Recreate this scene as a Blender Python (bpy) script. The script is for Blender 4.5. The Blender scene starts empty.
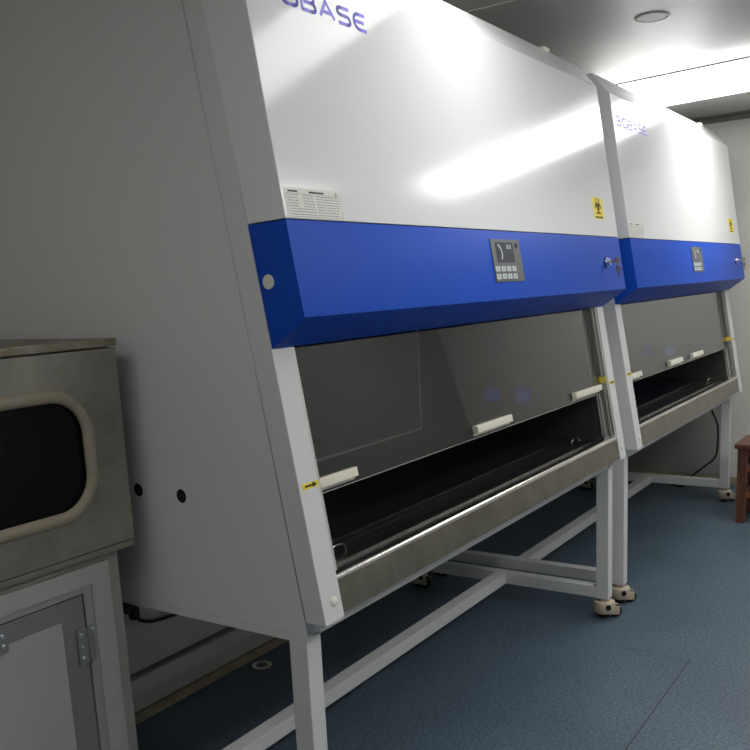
import bpy, bmesh, math, random
from mathutils import Vector, Matrix
random.seed(7)
SC = bpy.context.scene
COL = SC.collection
PI = math.pi

# ------------------------------------------------------------------ camera
CAM_POS = Vector((-1.46888, -1.14731, 1.43429))
R_ = Vector((0.55234494, -0.83220938, -0.04840046))
U_ = Vector((0.18549391, 0.06609375, 0.98042013))
F_ = Vector((0.81271586, 0.55050809, -0.19087632))
cd = bpy.data.cameras.new('camera')
cam = bpy.data.objects.new('camera', cd)
COL.objects.link(cam)
m = Matrix((( R_.x, U_.x, -F_.x, CAM_POS.x), (R_.y, U_.y, -F_.y, CAM_POS.y), (R_.z, U_.z, -F_.z, CAM_POS.z), (0, 0, 0, 1)))
cam.matrix_world = m
cd.sensor_fit = 'HORIZONTAL'
cd.sensor_width = 36
cd.lens = 885.84 / 750 * 36
cd.shift_y = 84.9 / 750
cd.clip_start = 0.02
SC.camera = cam

# ------------------------------------------------------------------ light levels
w = bpy.data.worlds.new('world')
SC.world = w
w.use_nodes = True
w.node_tree.nodes['Background'].inputs[0].default_value = (0.9, 0.95, 1, 1)
w.node_tree.nodes['Background'].inputs[1].default_value = 0.02
LAMP_FAR = 4.2
LAMP_NEAR = 3.0
FILL_SIDE = 1.35
FILL_FRONT = 5.0
SC.view_settings.view_transform = 'Standard'
SC.view_settings.look = 'None'
SC.view_settings.gamma = 1
SC.view_settings.use_curve_mapping = False
SC.view_settings.exposure = 1.10

# ------------------------------------------------------------------ helpers
def mat(name, col, rough=0.5, metal=0.0, spec=0.5, noise=0.0, nscale=8.0, bump=0.0, bscale=400.0, emit=None, estr=0.0, stretch=None, coat=0.0, trans=0.0, ior=1.45, col2=None, rnoise=0.0):
    M = bpy.data.materials.new(name)
    M.use_nodes = True
    nt = M.node_tree
    b = nt.nodes['Principled BSDF']
    b.inputs['Base Color'].default_value = (*col, 1)
    b.inputs['Roughness'].default_value = rough
    b.inputs['Metallic'].default_value = metal
    b.inputs['Specular IOR Level'].default_value = spec
    b.inputs['IOR'].default_value = ior
    b.inputs['Coat Weight'].default_value = coat
    b.inputs['Coat Roughness'].default_value = 0.08
    b.inputs['Transmission Weight'].default_value = trans
    if emit:
        b.inputs['Emission Color'].default_value = (*emit, 1)
        b.inputs['Emission Strength'].default_value = estr
    tc = nt.nodes.new('ShaderNodeTexCoord')
    src = tc.outputs['Object']
    if stretch:
        mp = nt.nodes.new('ShaderNodeMapping')
        mp.inputs['Scale'].default_value = stretch
        nt.links.new(src, mp.inputs['Vector'])
        src = mp.outputs['Vector']
    if noise > 0 or col2 or rnoise > 0:
        n = nt.nodes.new('ShaderNodeTexNoise')
        n.inputs['Scale'].default_value = nscale
        n.inputs['Detail'].default_value = 6
        n.inputs['Roughness'].default_value = 0.65
        nt.links.new(src, n.inputs['Vector'])
        r = nt.nodes.new('ShaderNodeValToRGB')
        r.color_ramp.elements[0].position = 0.35
        r.color_ramp.elements[1].position = 0.65
        c2 = col2 if col2 else tuple(c * (1 - noise) for c in col)
        r.color_ramp.elements[0].color = (*c2, 1)
        r.color_ramp.elements[1].color = (*col, 1)
        nt.links.new(n.outputs['Fac'], r.inputs['Fac'])
        nt.links.new(r.outputs['Color'], b.inputs['Base Color'])
        if rnoise > 0:
            mr = nt.nodes.new('ShaderNodeMapRange')
            mr.inputs['To Min'].default_value = rough - rnoise
            mr.inputs['To Max'].default_value = rough + rnoise
            nt.links.new(n.outputs['Fac'], mr.inputs['Value'])
            nt.links.new(mr.outputs['Result'], b.inputs['Roughness'])
    if bump > 0:
        n2 = nt.nodes.new('ShaderNodeTexNoise')
        n2.inputs['Scale'].default_value = bscale
        n2.inputs['Detail'].default_value = 2
        nt.links.new(src, n2.inputs['Vector'])
        bp = nt.nodes.new('ShaderNodeBump')
        bp.inputs['Strength'].default_value = bump
        bp.inputs['Distance'].default_value = 0.001
        nt.links.new(n2.outputs['Fac'], bp.inputs['Height'])
        nt.links.new(bp.outputs['Normal'], b.inputs['Normal'])
    return M

def put(name, bm, material, parent=None, smooth=False, kind=None, label=None):
    bmesh.ops.recalc_face_normals(bm, faces=bm.faces)
    me = bpy.data.meshes.new(name)
    bm.to_mesh(me)
    bm.free()
    me.materials.append(material)
    if smooth:
        for p in me.polygons: p.use_smooth = True
        me.set_sharp_from_angle(angle=math.radians(35))
    o = bpy.data.objects.new(name, me)
    COL.objects.link(o)
    if parent: o.parent = parent
    if kind: o['kind'] = kind
    if label: o['label'] = label
    return o

def thing(name, label, cat, loc=(0, 0, 0), rz=0, group=None):
    o = bpy.data.objects.new(name, None)
    o.empty_display_size = 0.1
    COL.objects.link(o)
    o.location = loc
    o.rotation_euler = (0, 0, rz)
    tag(o, label, cat, group)
    return o

def tag(o, label, cat, group=None):
    o['label'] = label
    o['category'] = cat
    if group: o['group'] = group
    return o

def B(): return bmesh.new()

def merge(bm, other):
    me = bpy.data.meshes.new('tmp')
    other.to_mesh(me)
    other.free()
    bm.from_mesh(me)
    bpy.data.meshes.remove(me)

def box(bm, x0, x1, y0, y1, z0, z1, bev=0.0, seg=2, M=None):
    t = bmesh.new()
    bmesh.ops.create_cube(t, size=1)
    for v in t.verts:
        v.co = Vector(((x0 + x1) / 2 + v.co.x * (x1 - x0), (y0 + y1) / 2 + v.co.y * (y1 - y0), (z0 + z1) / 2 + v.co.z * (z1 - z0)))
    if bev > 0:
        bmesh.ops.bevel(t, geom=list(t.edges), offset=bev, segments=seg, affect='EDGES', profile=0.7)
    if M is not None: t.transform(M)
    merge(bm, t)
    return bm

def prism_x(bm, prof, x0, x1, bev=0.0, seg=2):
    """closed (y,z) profile extruded along X"""
    t = bmesh.new()
    a = [t.verts.new((x0, y, z)) for y, z in prof]
    b = [t.verts.new((x1, y, z)) for y, z in prof]
    t.faces.new(a)
    t.faces.new(b[::-1])
    n = len(prof)
    for i in range(n):
        t.faces.new((a[i], b[i], b[(i + 1) % n], a[(i + 1) % n]))
    bmesh.ops.recalc_face_normals(t, faces=t.faces)
    if bev > 0:
        es = [e for e in t.edges if e.is_manifold and e.calc_face_angle(0) > 0.3]
        bmesh.ops.bevel(t, geom=es, offset=bev, segments=seg, affect='EDGES', profile=0.7)
    merge(bm, t)
    return bm

def cyl(bm, p, axis, r, h, seg=24, r2=None, bev=0.0):
    t = bmesh.new()
    bmesh.ops.create_cone(t, cap_ends=True, segments=seg, radius1=r, radius2=r if r2 is None else r2, depth=h)
    if bev > 0:
        es = [e for e in t.edges if e.calc_face_angle(0) > 0.8]
        bmesh.ops.bevel(t, geom=es, offset=bev, segments=2, affect='EDGES')
    q = Vector((0, 0, 1)).rotation_difference(Vector(axis).normalized())
    t.transform(Matrix.Translation(Vector(p)) @ q.to_matrix().to_4x4())
    merge(bm, t)
    return bm

def lathe(bm, prof, c=(0, 0, 0), seg=32, sx=1, sy=1):
    t = bmesh.new()
    rings = []
    for r, z in prof:
        if r < 1e-6:
            rings.append([t.verts.new((c[0], c[1], c[2] + z))])
        else:
            rings.append([t.verts.new((c[0] + sx * r * math.cos(2 * PI * i / seg), c[1] + sy * r * math.sin(2 * PI * i / seg), c[2] + z)) for i in range(seg)])
    for a, b in zip(rings, rings[1:]):
        for i in range(seg):
            j = (i + 1) % seg
            if len(a) == 1 and len(b) == 1: continue
            if len(a) == 1: t.faces.new((a[0], b[i], b[j]))
            elif len(b) == 1: t.faces.new((a[i], a[j], b[0]))
            else: t.faces.new((a[i], a[j], b[j], b[i]))
    merge(bm, t)
    return bm

def catmull(pts, n=8):
    P = [Vector(p) for p in pts]
    P = [P[0] * 2 - P[1]] + P + [P[-1] * 2 - P[-2]]
    out = []
    for i in range(1, len(P) - 2):
        for k in range(n):
            t = k / n
            out.append(0.5 * ((2 * P[i]) + (P[i + 1] - P[i - 1]) * t + (2 * P[i - 1] - 5 * P[i] + 4 * P[i + 1] - P[i + 2]) * t * t + (-P[i - 1] + 3 * P[i] - 3 * P[i + 1] + P[i + 2]) * t ** 3))
    out.append(P[-2])
    return out

def tube(bm, pts, r, seg=10, closed=False):
    t = bmesh.new()
    pts = [Vector(p) for p in pts]
    n = len(pts)
    rings = []
    up = None
    for i, p in enumerate(pts):
        if closed: d = pts[(i + 1) % n] - pts[i - 1]
        else: d = pts[min(i + 1, n - 1)] - pts[max(i - 1, 0)]
        d.normalize()
        if up is None:
            up = Vector((0, 0, 1)) if abs(d.z) < 0.9 else Vector((1, 0, 0))
        s = d.cross(up).normalized()
        up = s.cross(d).normalized()
        rings.append([t.verts.new(p + r * (math.cos(2 * PI * k / seg) * s + math.sin(2 * PI * k / seg) * up)) for k in range(seg)])
    rng = range(n) if closed else range(n - 1)
    for i in rng:
        a, b = rings[i], rings[(i + 1) % n]
        for k in range(seg):
            t.faces.new((a[k], a[(k + 1) % seg], b[(k + 1) % seg], b[k]))
    if not closed:
        t.faces.new(rings[0][::-1])
        t.faces.new(rings[-1])
    merge(bm, t)
    return bm

def plate(loops, thick, M):
    """2D loops (first outline, then holes) filled, given a thickness, mapped with M"""
    cu = bpy.data.curves.new('tmp', 'CURVE')
    cu.dimensions = '2D'
    cu.fill_mode = 'BOTH'
    cu.extrude = thick / 2
    for lp in loops:
        s = cu.splines.new('POLY')
        s.points.add(len(lp) - 1)
        for p, q in zip(s.points, lp): p.co = (q[0], q[1], 0, 1)
        s.use_cyclic_u = True
    ob = bpy.data.objects.new('tmp', cu)
    COL.objects.link(ob)
    dg = bpy.context.evaluated_depsgraph_get()
    me = bpy.data.meshes.new_from_object(ob.evaluated_get(dg))
    bm = bmesh.new()
    bm.from_mesh(me)
    bmesh.ops.remove_doubles(bm, verts=bm.verts, dist=1e-6)
    bm.transform(M)
    bpy.data.objects.remove(ob)
    bpy.data.curves.remove(cu)
    bpy.data.meshes.remove(me)
    return bm

def circ(cx, cy, r, n=24): return [(cx + r * math.cos(2 * PI * i / n), cy + r * math.sin(2 * PI * i / n)) for i in range(n)]

def rrect(x0, x1, y0, y1, r, n=10):
    out = []
    for cx, cy, a in ((x1 - r, y1 - r, 0), (x0 + r, y1 - r, 90), (x0 + r, y0 + r, 180), (x1 - r, y0 + r, 270)):
        for i in range(n + 1):
            t = math.radians(a + 90 * i / n)
            out.append((cx + r * math.cos(t), cy + r * math.sin(t)))
    return out

def strokes(bm, lines, w, thick, M):
    """flat raised strokes in 2D, mapped with M (z = out of the surface)"""
    t = bmesh.new()
    for ln in lines:
        for (x0, y0), (x1, y1) in zip(ln, ln[1:]):
            dx, dy = x1 - x0, y1 - y0
            L = math.hypot(dx, dy)
            if L < 1e-9: continue
            nx, ny = -dy / L * w / 2, dx / L * w / 2
            vs = []
            for z in (0, thick):
                vs.append([t.verts.new(q) for q in ((x0 + nx, y0 + ny, z), (x1 + nx, y1 + ny, z), (x1 - nx, y1 - ny, z), (x0 - nx, y0 - ny, z))])
            t.faces.new(vs[1])
            for i in range(4):
                t.faces.new((vs[0][i], vs[0][(i + 1) % 4], vs[1][(i + 1) % 4], vs[1][i]))
        for (x, y) in ln[1:-1]:
            t.faces.new([t.verts.new((x + w / 2 * math.cos(2 * PI * k / 12), y + w / 2 * math.sin(2 * PI * k / 12), thick)) for k in range(12)])
    t.transform(M)
    merge(bm, t)
    return bm

# ------------------------------------------------------------------ materials
m_side = mat('grey_powder_coat', (0.64, 0.64, 0.635), 0.55, bump=0.05, bscale=500)
m_front = mat('gloss_white_coat', (0.76, 0.765, 0.765), 0.13, bump=0.05, bscale=260, spec=0.5)
m_blue = mat('blue_coat', (0.004, 0.065, 0.46), 0.45, spec=0.2, bump=0.05, bscale=400)
m_steel = mat('brushed_steel', (0.36, 0.335, 0.275), 0.34, 1.0, noise=0.25, nscale=11, rnoise=0.08)
m_steel_lip = mat('polished_steel', (0.75, 0.72, 0.67), 0.22, 1.0)
m_dark = mat('dark_worktop_steel', (0.035, 0.035, 0.035), 0.28, 0.6)
m_liner = mat('interior_steel', (0.09, 0.09, 0.085), 0.45, 0.7)
m_black = mat('black_rubber', (0.012, 0.012, 0.012), 0.6)
m_slot = mat('slot_black', (0.005, 0.005, 0.005), 0.8)
m_glass = mat('sash_glass', (0.78, 0.81, 0.79), 0.02, trans=1.0, ior=1.48)
m_alu = mat('aluminium_profile', (0.62, 0.61, 0.58), 0.4, 0.85)
m_ivory = mat('ivory_plastic', (0.72, 0.69, 0.58), 0.45)
m_beige = mat('beige_caster_plastic', (0.50, 0.43, 0.32), 0.45)
m_cap = mat('cream_cap', (0.70, 0.69, 0.60), 0.5)
m_brass = mat('key_brass', (0.50, 0.40, 0.27), 0.3, 0.9)
m_chrome = mat('chrome', (0.8, 0.8, 0.8), 0.12, 1.0)
m_panelgrey = mat('display_grey', (0.12, 0.125, 0.12), 0.45)
m_screen = mat('screen_glass', (0.075, 0.08, 0.10), 0.15)
m_key = mat('silver_key', (0.55, 0.62, 0.62), 0.4)
m_keymark = mat('key_mark', (0.05, 0.1, 0.4), 0.5)
m_screenmark = mat('screen_marks', (0.6, 0.62, 0.66), 0.5)
m_yellow = mat('yellow_vinyl', (0.80, 0.64, 0.02), 0.5)
m_ink = mat('black_ink', (0.02, 0.02, 0.02), 0.6)
m_paper = mat('label_paper', (0.72, 0.71, 0.66), 0.55)
m_greyink = mat('grey_ink', (0.22, 0.22, 0.23), 0.6)
m_logo = mat('logo_blue', (0.16, 0.13, 0.75), 0.45)
m_socket = mat('socket_blue', (0.03, 0.10, 0.85), 0.4)
m_gasket = mat('tan_rubber_gasket', (0.28, 0.24, 0.18), 0.6, noise=0.15, nscale=20)
m_box = mat('worn_stainless', (0.34, 0.325, 0.28), 0.42, 0.75, noise=0.35, nscale=5, rnoise=0.08)
m_rust = mat('rusty_stainless', (0.32, 0.305, 0.26), 0.5, 0.6, col2=(0.2, 0.165, 0.11), nscale=9)
m_pane = mat('dark_pane', (0.004, 0.004, 0.005), 0.2, spec=0.2)
m_ped = mat('pedestal_paint', (0.36, 0.36, 0.345), 0.55, noise=0.06, nscale=10)
m_doorgrey = mat('pedestal_door_grey', (0.20, 0.20, 0.20), 0.5, 0.2)
m_jamb = mat('door_jamb_grey', (0.30, 0.30, 0.29), 0.5, 0.2)
m_wood = mat('red_brown_wood', (0.16, 0.06, 0.038), 0.4, noise=0.5, nscale=9, stretch=(6, 6, 0.8))
m_wood2 = mat('orange_wood', (0.30, 0.11, 0.045), 0.4, noise=0.4, nscale=9, stretch=(1, 1, 6))
m_wall = mat('grey_wall_panel', (0.60, 0.59, 0.55), 0.5, noise=0.03, nscale=3)
m_ceil = mat('ceiling_panel', (0.52, 0.52, 0.505), 0.3, noise=0.03, nscale=3, bump=0.02, bscale=30)
m_trim = mat('trim_aluminium', (0.62, 0.62, 0.58), 0.45, 0.5)
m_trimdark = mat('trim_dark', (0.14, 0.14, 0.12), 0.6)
m_trimbrown = mat('cove_brown', (0.36, 0.31, 0.21), 0.6, noise=0.3, nscale=12)
m_frame = mat('lamp_frame', (0.10, 0.09, 0.11), 0.5, 0.3)
m_lampwhite = mat('lamp_housing', (0.8, 0.8, 0.8), 0.5)

def floor_mat():
    M = bpy.data.materials.new('blue_vinyl_floor')
    M.use_nodes = True
    nt = M.node_tree
    b = nt.nodes['Principled BSDF']
    tc = nt.nodes.new('ShaderNodeTexCoord')
    n = nt.nodes.new('ShaderNodeTexNoise')
    n.inputs['Scale'].default_value = 90
    n.inputs['Detail'].default_value = 3
    nt.links.new(tc.outputs['Object'], n.inputs['Vector'])
    r = nt.nodes.new('ShaderNodeValToRGB')
    r.color_ramp.elements[0].position = 0.34
    r.color_ramp.elements[0].color = (0.042, 0.070, 0.098, 1)
    r.color_ramp.elements[1].position = 0.68
    r.color_ramp.elements[1].color = (0.115, 0.160, 0.205, 1)
    nt.links.new(n.outputs['Fac'], r.inputs['Fac'])
    n2 = nt.nodes.new('ShaderNodeTexNoise')
    n2.inputs['Scale'].default_value = 2.2
    n2.inputs['Detail'].default_value = 5
    nt.links.new(tc.outputs['Object'], n2.inputs['Vector'])
    mr = nt.nodes.new('ShaderNodeMapRange')
    mr.inputs['From Min'].default_value = 0.3
    mr.inputs['From Max'].default_value = 0.7
    mr.inputs['To Min'].default_value = 0.86
    mr.inputs['To Max'].default_value = 1.06
    nt.links.new(n2.outputs['Fac'], mr.inputs['Value'])
    mx = nt.nodes.new('ShaderNodeVectorMath')
    mx.operation = 'SCALE'
    nt.links.new(r.outputs['Color'], mx.inputs[0])
    nt.links.new(mr.outputs['Result'], mx.inputs['Scale'])
    nt.links.new(mx.outputs['Vector'], b.inputs['Base Color'])
    b.inputs['Roughness'].default_value = 0.5
    return M
m_floor = floor_mat()

def diffuser(name, s): return mat(name, (0.9, 0.9, 0.9), 0.5, emit=(1.0, 0.995, 0.98), estr=s)

# ------------------------------------------------------------------ room shell
XL, XR, YF, YB, ZC = -2.6, 4.77, -2.1, 1.20, 2.40
put('floor', box(B(), XL - .1, XR + .1, YF - .1, YB + .1, -0.1, 0.0), m_floor, kind='structure')
put('ceiling', box(B(), XL - .1, XR + .1, YF - .1, YB + .1, ZC, ZC + .1), m_ceil, kind='structure')
put('wall_back', box(B(), XL - .1, XR + .1, YB, YB + .1, 0, ZC), m_wall, kind='structure')
put('wall_front', box(B(), XL - .1, XR + .1, YF - .1, YF, 0, ZC), mat('aisle_wall_panel', (0.42, 0.42, 0.40), 0.5), kind='structure')
put('wall_right', box(B(), XR, XR + .1, YF, YB, 0, ZC), m_wall, kind='structure')
put('wall_left', box(B(), XL - .1, XL, YF, YB, 0, ZC), m_wall, kind='structure')
# cove skirting along the wall behind the cabinets
bb = B()
prism_x(bb, [(YB, 0.0), (YB - .048, 0.0), (YB - .044, 0.005), (YB - .025, 0.020), (YB, 0.024)], XL, XR)
put('baseboard_back', bb, m_trimbrown, kind='structure')
bb = B()
prism_x(bb, [(YB, 0.028), (YB - .022, 0.028), (YB - .022, 0.083), (YB - .016, 0.090), (YB - .012, 0.138), (YB, 0.142)], XL, XR)
put('trim_1', bb, m_trim, kind='structure')
put('trim_2', box(B(), XL, XR, YB - .008, YB, 0.146, 0.158), m_trimdark, kind='structure')
put('wall_shade', box(B(), XR - .012, XR, .21, YB - .08, .055, .80, .002), mat('wall_shade_grey', (0.27, 0.27, 0.25), 0.55), kind='structure')  # grey sheet standing in for the shade on the wall under the farther cabinet
put('baseboard_right', box(B(), XR - .012, XR, YF, YB - .04, 0, 0.05, .003), m_trimbrown, kind='structure')
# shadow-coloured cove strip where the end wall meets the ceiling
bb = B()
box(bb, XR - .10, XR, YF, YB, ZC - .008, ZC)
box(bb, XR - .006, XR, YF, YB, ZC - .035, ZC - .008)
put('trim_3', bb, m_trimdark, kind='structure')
# joints between ceiling panels and between wall panels
put('trim_4', box(B(), 1.628, 1.636, YF, YB, ZC - .002, ZC), mat('joint_light', (0.7, 0.7, 0.68), 0.5), kind='structure')
# seams in the vinyl
bb = B()
box(bb, -0.4, 1.76, -0.348, -0.3445, 0.0, 0.0006)
put('trim_5', bb, mat('seam_dark', (0.022, 0.026, 0.03), 0.6), kind='structure')
put('trim_6', box(B(), 1.758, 1.761, -0.346, -0.10, 0.0, 0.0006), mat('seam_mid', (0.10, 0.11, 0.11), 0.6), kind='structure')

# ------------------------------------------------------------------ ceiling lamps
def ceiling_lamp(label, x, y, L, Wd, rz, strength, group='flat ceiling lamps'):
    t = thing('ceiling_lamp', label, 'lamp', (x, y, ZC), rz, group)
    put('lamp_housing', box(B(), -Wd / 2, Wd / 2, -L / 2, L / 2, -.006, 0), m_frame, t)
    bm = B()
    box(bm, -Wd / 2 + .004, Wd / 2 - .004, -L / 2 + .004, L / 2 - .004, -.045, -.006, .008)
    put('diffuser', bm, diffuser('lamp_diffuser_%g' % strength, strength), t)
    return t
ceiling_lamp('flat glowing white ceiling lamp above the farther cabinet', 3.435, -0.45, 2.0, 0.60, math.radians(-9), LAMP_FAR)
ceiling_lamp('narrow white ceiling lamp right above the front of the foreground cabinet', 0.88, -0.30, 1.5, 0.32, 0, LAMP_NEAR)
ceiling_lamp('unseen flat fill lamp added on the pass box side of the room', -1.57, -0.30, 1.6, 0.62, 0, FILL_SIDE)  # added fill lamp out of view, brightens the left side panel

ceiling_lamp('unseen long fill lamp added along the aisle wall facing the cabinets', 0.9, -1.85, 0.3, 3.0, 0, FILL_FRONT)  # invented fill strip, evens the light across the cabinet fronts

# small round recessed fitting
t = thing('smoke_detector', 'small round flat ceiling fitting with a thin metal ring', 'detector', (2.19, -0.05, ZC))
bm = B()
lathe(bm, [(.062, 0), (.068, -.003), (.064, -.005), (.060, -.005), (.058, -.003), (.058, 0)], seg=40)
put('rim', bm, m_trim, t, smooth=True)
put('disc', lathe(B(), [(0, -.004), (.054, -.004), (.054, 0)], seg=40), mat('disc_grey', (0.5, 0.5, 0.5), 0.4), t)

# ------------------------------------------------------------------ biosafety cabinets
W, GAP, CW, DEP = 2.0727, 0.148, 0.0709, 1.13
X2 = W + GAP
ANG = math.radians(9.3823)
TT, CS, SN = math.tan(ANG), math.cos(ANG), math.sin(ANG)
HP = 0.105            # how far the hood stands in front of the columns
LW, LY, ZLB = 0.0521, 0.0587, 0.0871
def sl(x, s, off): return (x, s * SN - off * CS, 0.70 + s * CS + off * SN)
def slyz(s, off): return sl(0, s, off)[1:]
SLM = Matrix(((1, 0, 0, 0), (0, SN, -CS, 0), (0, CS, SN, 0.70), (0, 0, 0, 1)))     # (x, s, off) -> local space
def slope_box(bm, x0, x1, s0, s1, o0, o1, bev=0.0, seg=2): return box(bm, x0, x1, s0, s1, o0, o1, bev, seg, SLM)
def SM(x, s, off): return SLM @ Matrix.Translation((x, s, off))

DH = math.radians(0.7)   # the white door leans back a touch less than the columns
HM = SLM @ Matrix.Translation((0, .8775, HP)) @ Matrix.Rotation(DH, 4, 'X') @ Matrix.Translation((0, -.8775, -HP))
def HSM(x, s, off): return HM @ Matrix.Translation((x, s, off))
def hood_box(bm, x0, x1, s0, s1, o0, o1): return box(bm, x0, x1, s0, s1, o0, o1, 0, 1, HM)

# lettering of the maker's mark as strokes in a unit cell
def arc(cx, cy, rx, ry, a0, a1, n=8):
    return [(cx + rx * math.cos(math.radians(a0 + (a1 - a0) * i / n)), cy + ry * math.sin(math.radians(a0 + (a1 - a0) * i / n))) for i in range(n + 1)]
LET = {
    'B': (1.0, [[(0, 1), (.7, 1)] + arc(.7, .76, .24, .24, 90, -90) + [(.15, .52)], [(.7, .52)] + arc(.72, .26, .28, .26, 90, -90) + [(0, 0), (0, 1)]]),
    'I': (0.0, [[(0, 0), (0, 1)]]),
    'O': (1.1, [arc(.75, .7, .35, .3, 0, 90) + arc(.35, .7, .35, .3, 90, 180) + arc(.35, .3, .35, .3, 180, 270) + arc(.75, .3, .35, .3, 270, 360) + [(1.1, .7)]]),
    'A': (1.1, [[(0, 0), (.55, 1), (1.1, 0)], [(.25, .32), (.85, .32)]]),
    'S': (1.0, [[(.98, 1), (.28, 1)] + arc(.28, .76, .26, .24, 90, 270) + [(.72, .52)] + arc(.72, .26, .26, .26, 90, -90) + [(0, 0)]]),
    'E': (1.0, [[(1, 1), (.4, 1)] + arc(.4, .5, .4, .5, 90, 270) + [(1, 0)], [(.05, .5), (.85, .5)]]),
}
def logo(bm, x, s, off, h, total, w):
    order = 'BIOBASE'
    gap = 0.32
    adv = sum(LET[c][0] for c in order) + gap * (len(order) - 1)
    k = total / adv
    cx = 0
    for c in order:
        ad, lines = LET[c]
        L2 = [[((cx + px) * k, py * h) for px, py in ln] for ln in lines]
        strokes(bm, L2, w, 0.0004, HSM(x, s, off))
        cx += ad + gap

def biohazard(bm, x, s, off, r):
    M = HSM(x, s, off)
    L = []
    for a in (90, 210, 330):
        cx, cy = r * .48 * math.cos(math.radians(a)), r * .48 * math.sin(math.radians(a))
        L.append([(cx + px, cy + py) for px, py in arc(0, 0, r * .5, r * .5, a + 35, a + 325, 20)])
    strokes(bm, L, r * .20, .0004, M)
    strokes(bm, [arc(0, 0, r * .42, r * .42, 0, 360, 24)], r * .11, .0004, M)

def caster(parent, x, y, ang):
    c = B()
    d = Vector((math.cos(ang), math.sin(ang)))
    p = Vector((d.y, -d.x))
    cyl(c, (x, y, .0805), (0, 0, 1), .02, .0135)
    lathe(c, [(0, .074), (.038, .074), (.044, .070), (.047, .055), (.046, .030), (.040, .022), (0, .022)], (x, y, 0), 28)
    # two cheeks reaching forward around the wheel
    for k in (-1, 1):
        Mx = Matrix.Translation((x, y, 0)) @ Matrix.Rotation(ang, 4, 'Z')
        box(c, .0, .062, k * .018 - .005, k * .018 + .005, .016, .052, .004, 2, Mx)
    o = put('caster', c, m_beige, parent, smooth=True)
    wq = (x + d.x * .046, y + d.y * .046, .0265)
    put('wheel', cyl(B(), wq, (p.x, p.y, 0), .0265, .024, 28, bev=.004), m_black, o, smooth=True)
    put('adjuster_slot', cyl(B(), (x - .0345, y - .0305, .054), (-.75, -.66, 0), .012, .004, 20), m_slot, o)
    f = B()
    lathe(f, [(0, 0), (.021, 0), (.021, .008), (.010, .012), (.010, .03), (0, .03)], (x, y, 0), 20)
    put('foot_pad', f, m_black, o, smooth=True)
    return o

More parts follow.
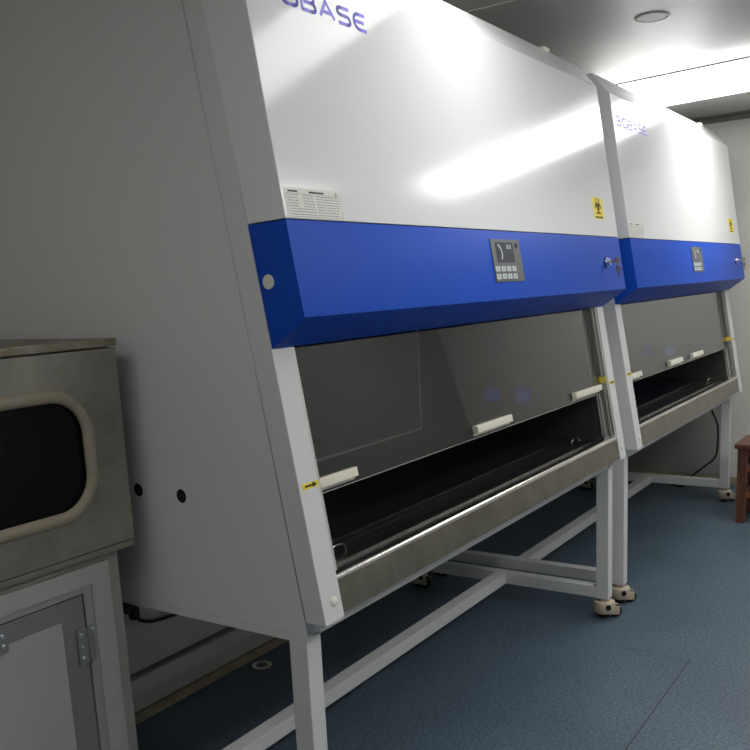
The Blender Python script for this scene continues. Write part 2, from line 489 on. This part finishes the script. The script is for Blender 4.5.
def make_cabinet(ox, label, handles, sticker_s):
    C = thing('biosafety_cabinet', label, 'laboratory cabinet', (ox, 0, 0), 0, 'biosafety cabinets in a row')
    ztop = 2.232
    # ---- side panels, with the two cable holes in each
    yz = Matrix(((0, 0, 1, 0), (1, 0, 0, 0), (0, 1, 0, 0), (0, 0, 0, 1)))
    y0 = lambda z: .0605 + (z - .7) * TT
    outline = [(y0(.668), .668), (DEP, .668), (DEP, ztop), (y0(ztop), ztop)]
    holes = [circ(.572, .963, .0175), circ(.420, .961, .0175)]
    for xc in (.0125, W - .0125):
        put('side_panel', plate([outline] + holes, .025, Matrix.Translation((xc, 0, 0)) @ yz), m_side, C)
    for xc in (.012, W - .012):
        for yy, zz in ((.572, .963), (.420, .961)):
            put('hole_plug', cyl(B(), (xc, yy, zz), (1, 0, 0), .0177, .020), m_slot, C)
    # ---- back, top and bottom sheets
    put('back_panel', box(B(), .026, W - .026, DEP - .012, DEP, .69, ztop), m_side, C)
    put('top_panel', box(B(), .026, W - .026, y0(ztop) + .005, DEP - .013, ztop - .02, ztop), m_side, C)
    put('bottom_panel', box(B(), .026, W - .026, .10, DEP - .013, .69, .705), m_side, C)
    # ---- the two front columns, full height behind the hood
    for xa in (0, W - CW):
        cb = B()
        prism_x(cb, [slyz(0, 0), slyz(1.54, 0), (slyz(1.54, 0)[0] + .0575, slyz(1.54, 0)[1]), (.0575, .70)], xa, xa + CW, .003)
        c = put('front_column', cb, m_side, C)
        bb = B()
        lathe(bb, [(0, .005), (.007, .0045), (.011, .002), (.0115, 0)], seg=24)
        bb.transform(SM(xa + (.043 if xa == 0 else CW - .040), .046, 0))
        put('screw_cap', bb, m_cap, c, smooth=True)
        st = B()
        sx = xa + .012 if xa == 0 else xa + .006
        slope_box(st, sx, sx + .056, sticker_s - .0065, sticker_s + .0065, 0, .0006)
        s_ = put('arrow_sticker', st, m_yellow, C, label='small yellow sticker with black arrow')
        put('arrow', strokes(B(), [[(.008, 0), (.046, 0)], [(.036, .004), (.046, 0), (.036, -.004)]], .0045, .0004, SM(sx, sticker_s, .0006)), m_ink, s_)
    # ---- white upper hood door
    prof = [slyz(.8905, .001), slyz(.8775, HP), tuple((HM @ Vector((0, 1.458, HP)))[1:]), (.198, 2.2438), (.262, 2.2438)]
    hood = put('hood_door', prism_x(B(), prof, 0, W, .004, 3), m_front, C, smooth=True)
    for bx in (1.75,):
        lb = B()
        box(lb, bx - .025, bx + .025, .195, .235, 2.238, 2.256, .008, 3)
        put('hinge_cap', lb, m_cap, hood, smooth=True)
    # maker's mark
    lg = B()
    logo(lg, .040, 1.336, HP + .0002, .036, .400, .0085)
    put('lettering', lg, m_logo, hood)
    # rating label
    lb = B()
    hood_box(lb, .008, .212, .8795, .942, HP, HP + .0005)
    lab = put('rating_label', lb, m_paper, C, label='white printed rating label')
    tx = B()
    Mx = HSM(.008, .8795, HP + .0005)
    strokes(tx, [[(.014, .0555), (.046, .0555)]], .0035, .0002, Mx)
    strokes(tx, [[(.085, .0555), (.138, .0555)]], .0035, .0002, Mx)
    strokes(tx, [arc(.183, .0555, .003, .003, 0, 360, 10)], .0015, .0002, Mx)
    put('print_heading', tx, m_ink, lab)
    tx = B()
    rnd = random.Random(3)
    for r in range(8):
        yy = .0475 - r * .0057
        cols = ((.010, .045), (.062, .098), (.108, .190)) if r < 5 else ((.014, .100), (.108, .185))
        for a, b in cols:
            x = a
            while x < b:
                l = rnd.uniform(.004, .012)
                strokes(tx, [[(x, yy), (min(x + l, b), yy)]], .0016, .0002, Mx)
                x += l + .0025
    strokes(tx, [[(.006, .051), (.198, .051), (.198, .003), (.006, .003), (.006, .051)]], .0006, .0002, Mx)
    put('print_lines', tx, m_greyink, lab)
    # biohazard sticker
    sb = B()
    hood_box(sb, 1.836, 1.940, .942, 1.022, HP, HP + .0005)
    bs = put('biohazard_sticker', sb, m_yellow, C, label='yellow biohazard warning sticker')
    hz = B()
    biohazard(hz, 1.888, .988, HP + .0005, .034)
    strokes(hz, [[(1.850, .9485), (1.926, .9485)]], .006, .0003, HSM(0, 0, HP + .0005))
    put('biohazard_symbol', hz, m_ink, bs)
    # ---- blue control fascia
    prof = [slyz(.6224, .001), slyz(.672, HP), slyz(.8755, HP), slyz(.8885, .001)]
    fas = put('control_fascia', prism_x(B(), prof, 0, W, .003, 2), m_blue, C, smooth=True)
    for xx, ax in ((-.0005, -1), (W + .0005, 1)):
        cb = B()
        cyl(cb, (xx, .0971, 1.4565), (1, 0, 0), .0155, .003, 28, bev=.001)
        put('hole_cap', cb, m_cap, fas, smooth=True)
    # display and keypad
    db = B()
    slope_box(db, .921, 1.119, .7245, .850, HP, HP + .003, .001)
    disp = put('display_panel', db, m_panelgrey, C)
    scr = put('screen', slope_box(B(), .948, 1.068, .7815, .841, HP + .003, HP + .0036), m_screen, disp)
    sm = B()
    strokes(sm, [[(.965, .834)] + [(.965 + .022 * math.sin(a), .834 - .050 * b) for a, b in ((.6, .15), (1.1, .35), (1.5, .6))] + [(.980, .790)]], .006, .0003, SM(0, 0, HP + .0036))
    for xx in (1.028, 1.046):
        strokes(sm, [[(xx - .005, .834), (xx - .003, .823), (xx + .004, .823), (xx + .005, .835)]], .003, .0003, SM(0, 0, HP + .0036))
    put('screen_digits', sm, m_screenmark, disp)
    put('indicator_window', slope_box(B(), 1.084, 1.098, .824, .839, HP + .003, HP + .0038), m_slot, disp)
    for r in range(2):
        for k in range(4):
            kx, ks = .940 + k * .0375, .7625 - r * .0225
            kb = put('key_button', slope_box(B(), kx - .0135, kx + .0135, ks - .0075, ks + .0075, HP + .003, HP + .0048, .001), m_key, disp)
    for r in range(2):
        for k in range(4):
            kx, ks = .940 + k * .0375, .7625 - r * .0225
            put('key_mark', strokes(B(), [arc(kx, ks, .003, .003, 0, 360, 10)], .0018, .0002, SM(0, 0, HP + .0048)), m_keymark, disp)
    # lock with its keys
    lk = B()
    cyl(lk, (0, 0, .004), (0, 0, 1), .018, .008, 24, bev=.002)
    cyl(lk, (0, 0, .011), (0, 0, 1), .0135, .012, 24, bev=.002)
    lk.transform(SM(1.885, .777, HP))
    lock = put('cam_lock', lk, m_chrome, C, smooth=True)
    rb = B()
    cyl(rb, (0, 0, .0012), (0, 0, 1), .0215, .0024, 28)
    rb.transform(SM(1.885, .777, HP))
    put('lock_ring', rb, m_black, lock)
    kb = B()
    box(kb, -.0012, .0012, -.004, .004, .012, .034)
    cyl(kb, (0, 0, .043), (1, 0, 0), .012, .0025, 20)
    kb.transform(SM(1.885, .777, HP))
    put('key', kb, m_brass, lock)
    rg = B()
    tube(rg, [SM(1.885, .777, HP) @ Vector((0.013 * math.cos(a) , -.011 + .013 * math.sin(a), .046)) for a in [2 * PI * i / 20 for i in range(20)]], .0009, 6, True)
    box(rg, -.0012, .0012, -.062, -.036, .040, .047, 0, 1, SM(1.885, .777, HP))
    cyl(rg, tuple(SM(1.885, .777, HP) @ Vector((0, -.031, .0435))), tuple(SLM.to_3x3() @ Vector((1, 0, 0))), .011, .0025, 18)
    put('spare_key', rg, m_brass, lock)
    # ---- sash tracks and glass
    for xa, sg in ((CW, 1), (W - CW, -1)):
        tb = B()
        xs = sorted((xa, xa + sg * .004))
        slope_box(tb, xs[0], xs[1], .108, .80, -.0565, -.004)
        for (o0, o1, hgt) in ((-.010, -.004, .012), (-.021, -.017, .014), (-.026, -.0235, .010), (-.046, -.042, .014), (-.0565, -.052, .014)):
            xs = sorted((xa, xa + sg * hgt))
            slope_box(tb, xs[0], xs[1], .108, .80, o0, o1, .001, 1)
        tr = put('sash_track', tb, m_alu, C)
        xs = sorted((xa + sg * .012, xa + sg * .0135))
        put('level_mark', slope_box(B(), xs[0], xs[1], .322, .346, -.040, -.006), m_yellow, tr, label='yellow sash level sticker')
    gl = put('glass_sash', slope_box(B(), CW + .006, W - CW - .006, .283, .86, -.036, -.030, .001, 1), m_glass, C)
    put('sash_edge', slope_box(B(), CW + .006, W - CW - .006, .2812, .283, -.036, -.030), m_alu, gl)
    for a, b in handles:
        hb = B()
        slope_box(hb, a, b, .297, .320, -.029, -.010, .003, 2)
        slope_box(hb, a, b, .290, .297, -.031, -.024)
        put('sash_handle', hb, m_ivory, gl, smooth=True)
    # ---- stainless armrest, grille, worktop
    ab = B()
    rr = .0125
    y_l, z_l = slyz(.086, -.003)
    cxy = (y_l + rr, z_l)
    prof = [slyz(.009, -.003), (y_l, z_l), (y_l + 2 * rr, z_l), (y_l + 2 * rr, .770), (.070, .770), (.070, .760), (.030, .760), (.03, .709)]
    arm = put('armrest_front', prism_x(ab, prof, CW, W - CW), m_steel, C, smooth=True)
    lp = B()
    prism_x(lp, [(cxy[0] + rr * math.cos(math.radians(a)), cxy[1] + .0004 + rr * math.sin(math.radians(a))) for a in range(180, -1, -15)], CW, W - CW)
    put('armrest_lip', lp, m_steel_lip, arm, smooth=True)
    wb = B()
    box(wb, .10, W - .10, .215, .93, .775, .787, .003)
    work = put('work_surface', wb, m_dark, C)
    gb = B()
    box(gb, CW, W - CW, .071, .213, .765, .775)
    gr = put('intake_grille', gb, m_dark, C)
    eb = B()
    box(eb, CW + .005, W - CW - .005, .099, .1006, .775, .782)
    put('grille_edge', eb, m_steel_lip, gr)
    for q in range(2):
        sb = B()
        for k in range(60):
            x = .12 + k * (W - .24) / 59
            box(sb, x - .011, x + .011, .108 + q * .05, .114 + q * .05, .7752, .7756)
        put('grille_slots', sb, m_slot, gr)
    for hx in (.235, 1.885):
        hb = B()
        tube(hb, catmull([(hx, .165, .776), (hx + .004, .163, .788), (hx + .03, .160, .796), (hx + .058, .157, .792), (hx + .064, .156, .776)], 6), .003, 8)
        put('wire_handle', hb, m_steel_lip, gr, smooth=True)
    # ---- interior lining
    ib = B()
    box(ib, .09, W - .09, .930, .940, .706, 1.50)
    box(ib, .085, .092, .065, .935, .706, .775)
    for xa, xb in ((.083, .092), (W - .092, W - .083)):
        pr = [(.060 + .01, .706), (.935, .706), (.935, 1.50), (.060 + (1.5 - .7) * TT + .012, 1.50)]
        prism_x(ib, pr, xa, xb)
    box(ib, .083, W - .083, .20, .94, 1.50, 1.51)
    box(ib, .083, W - .083, .075, .085, .706, .765)
    lin = put('interior_lining', ib, m_liner, C)
    put('corner_seal', box(B(), W - .098, W - .092, .922, .930, .79, 1.50), m_trim, lin)
    put('corner_seal', box(B(), .092, .098, .922, .930, .79, 1.50), m_trim, lin)
    put('back_ledge', box(B(), .098, W - .098, .918, .930, .787, .794), m_trim, lin)
    sb = B()
    for k in range(70):
        x = .13 + k * (W - .26) / 69
        box(sb, x - .004, x + .004, .9290, .9302, .845, .868)
    put('exhaust_slots', sb, m_slot, lin)
    for yy in (.565, .420):
        kb = B()
        box(kb, W - .104, W - .092, yy - .032, yy + .032, .925, .985, .004)
        put('socket_cover', kb, m_socket, lin, label='blue flap socket cover')
    # ---- stand
    for xa in (0, W - LW):
        for ya in (LY, .985):
            lg = box(B(), xa, xa + LW, ya, ya + LW, ZLB, .667, .003)
            xi = xa + .026 if xa == 0 else xa + .001
            box(lg, xi, xi + .025, ya, ya + LW, .66, .70)
            put('leg', lg, m_side, C)
        put('side_rail', box(B(), xa + .002, xa + LW - .002, LY + LW, .985, ZLB + .001, .138, .003), m_side, C)
        put('top_rail', box(B(), xa + .0005, xa + LW, LY + LW, .985, .648, .667, .002), m_side, C)
    put('cross_rail', box(B(), LW - .001, W - LW + .001, .535, .587, ZLB + .001, .138, .003), m_side, C)
    for ya in (LY + .003, .987):
        put('top_rail', box(B(), LW, W - LW, ya, ya + .045, .655, .69, .002), m_side, C)
    for k, (xa, ya) in enumerate(((LW / 2, LY + LW / 2), (W - LW / 2, LY + LW / 2), (LW / 2, .985 + LW / 2), (W - LW / 2, .985 + LW / 2))):
        caster(C, xa, ya, (math.radians(-60), math.radians(-62), math.radians(-120), math.radians(-100))[k])
    return C

make_cabinet(0, 'large white and blue biosafety cabinet in the foreground with its left side showing', ((.078, .239), (.871, 1.114), (1.674, 1.950)), .315)
make_cabinet(X2, 'farther white and blue biosafety cabinet by the end wall', ((.10, .25), (.707, .926), (1.122, 1.337)), .325)

# ------------------------------------------------------------------ pass box on its pedestal
T = thing('pass_box', 'worn stainless steel pass box with a round-cornered dark window', 'pass box', (-.435, .52, .846))
xz = Matrix(((1, 0, 0, 0), (0, 0, 1, 0), (0, 1, 0, 0), (0, 0, 0, 1)))
hw = .366
put('body', box(B(), -hw, hw, .022, .56, 0.0, .482, .003), m_box, T)
wx0, wx1, wz0, wz1 = -.262, .262, .112, .388
op = rrect(wx0, wx1, wz0, wz1, .095)
db = plate([[(-hw, .018), (hw, .018), (hw, .480), (-hw, .480)], op], .02, Matrix.Translation((0, .011, 0)) @ xz)
dr = put('door', db, m_box, T)
put('window_pane', plate([rrect(wx0 + .001, wx1 - .001, wz0 + .001, wz1 - .001, .094)], .006, Matrix.Translation((0, .012, 0)) @ xz), m_pane, dr)
g = B()
tube(g, [(x, -.001, z) for x, z in rrect(wx0, wx1, wz0, wz1, .095, 12)], .0145, 12, True)
for v in g.verts: v.co.y *= .7
put('window_gasket', g, m_gasket, dr, smooth=True)
put('top_cover', box(B(), -hw - .002, hw + .002, -.004, .562, .484, .502, .003), m_rust, T)
put('bottom_lip', box(B(), -hw, hw, .003, .022, 0.0, .015, .002), m_box, T)

T = thing('pedestal_cabinet', 'grey painted pedestal cabinet under the pass box with an inset hinged door', 'cabinet', (-.435, .53, 0))
pb = B()
box(pb, -.328, .328, .014, .55, 0, .846, .004)
put('body', pb, mat('pedestal_post_paint', (0.27, 0.27, 0.245), 0.55), T)
fr = plate([[(-.288, .04), (.287, .04), (.287, .828), (-.288, .828)], [(-.238, .10), (.234, .10), (.234, .785), (-.238, .785)]], .016, Matrix.Translation((0, .008, 0)) @ xz)
put('front_frame', fr, m_ped, T)
jb = plate([[(-.237, .101), (.233, .101), (.233, .784), (-.237, .784)], [(-.214, .118), (.211, .118), (.211, .769), (-.214, .769)]], .012, Matrix.Translation((0, .009, 0)) @ xz)
put('door_jamb', jb, m_jamb, T)
dr = put('door', box(B(), -.210, .207, .005, .014, .121, .765, .002), m_doorgrey, T)
put('door_panel', box(B(), -.143, .142, .001, .006, .19, .719, .002), m_ped, dr)
for z in (.645, .26):
    hb = B()
    box(hb, .178, .224, -.001, .004, z - .043, z + .043, .001, 1)
    cyl(hb, (.209, -.002, z), (0, 0, 1), .0045, .09, 12)
    h = put('hinge', hb, m_doorgrey, dr)
    sc = B()
    for dx, dz in ((-.020, .028), (-.020, 0), (-.020, -.028), (.012, .035)):
        cyl(sc, (.207 + dx, -.0025, z + dz), (0, 1, 0), .0055, .004, 12, bev=.001)
    put('hinge_screws', sc, m_chrome, dr, smooth=True)
lb = B()
box(lb, -.055, .002, -.006, .004, .705, .760, .003)
lt = put('latch', lb, m_doorgrey, dr)
sc = B()
for dx, dz in ((-.012, .012), (-.012, -.010), (-.035, .012)): cyl(sc, (dx, -.008, .7325 + dz), (0, 1, 0), .0055, .004, 12, bev=.001)
put('latch_screws', sc, m_chrome, dr, smooth=True)

# ------------------------------------------------------------------ cables
T = thing('power_cord', 'black power cord with a plug on the wall behind the foreground cabinet', 'cable', (.42, 1.19, .42), group=None)
pl = B()
box(pl, -.022, .022, -.035, .009, -.028, .030, .010, 3)
box(pl, .0, .026, -.045, -.012, -.055, -.01, .008, 3)
put('plug', pl, m_black, T, smooth=True)
cb = B()
tube(cb, catmull([(.018, -.03, -.045), (.035, -.03, -.066), (.085, -.02, -.09), (.16, -.012, -.105), (.27, -.012, -.105), (.40, -.02, -.03), (.52, -.025, .14), (.56, -.025, .25)], 10), .006, 8)
put('cable', cb, m_black, T, smooth=True)

cb = B()
tube(cb, catmull([(4.76, .30, .78), (4.60, .26, .72), (4.50, .235, .575), (4.50, .199, .48), (4.50, .185, .414), (4.50, .193, .247), (4.50, .261, .169), (4.50, .343, .095), (4.53, .40, .03), (4.55, .434, .006), (4.60, .54, .006), (4.61, .621, .006), (4.55, .75, .006), (4.45, .85, .006)], 8), .0065, 8)
tag(put('power_cord', cb, m_black, smooth=True), 'black cable hanging beyond the farther cabinet down to the floor', 'cable')

# ------------------------------------------------------------------ floor drain
T = thing('floor_drain', 'small round metal floor drain under the foreground cabinet', 'drain', (.965, 1.085, 0))
put('rim', lathe(B(), [(.024, 0.0), (.040, 0.0), (.039, .003), (.026, .004), (.022, .001)], seg=32), m_steel_lip, T, smooth=True)
db = lathe(B(), [(0, .002), (.023, .0015), (.023, 0)], seg=24)
gr = put('grate', db, mat('drain_dark', (.10, .10, .10), .5, .5), T)

# ------------------------------------------------------------------ stool
T = thing('wooden_stool', 'red-brown wooden stool by the end wall beside the farther cabinet', 'stool', (3.93, -.235, 0))
put('seat', box(B(), -.165, .165, -.165, .165, .435, .462, .006), m_wood, T)
ap = B()
for k in (-1, 1):
    box(ap, -.13, .13, k * .125 - .009, k * .125 + .009, .385, .435)
    box(ap, k * .125 - .009, k * .125 + .009, -.13, .13, .385, .435)
put('apron', ap, m_wood, T)
for a in (-1, 1):
    for b in (-1, 1):
        put('leg', box(B(), a * .126 - .024, a * .126 + .024, b * .126 - .024, b * .126 + .024, 0, .436, .004), m_wood, T)
for k in (-1, 1):
    for z in (.14, .29):
        put('stretcher', box(B(), -.11, .11, k * .128 - .011, k * .128 + .011, z, z + .028, .003), m_wood2, T)
        put('stretcher', box(B(), k * .128 - .011, k * .128 + .011, -.11, .11, z + .01, z + .038, .003), m_wood2, T)
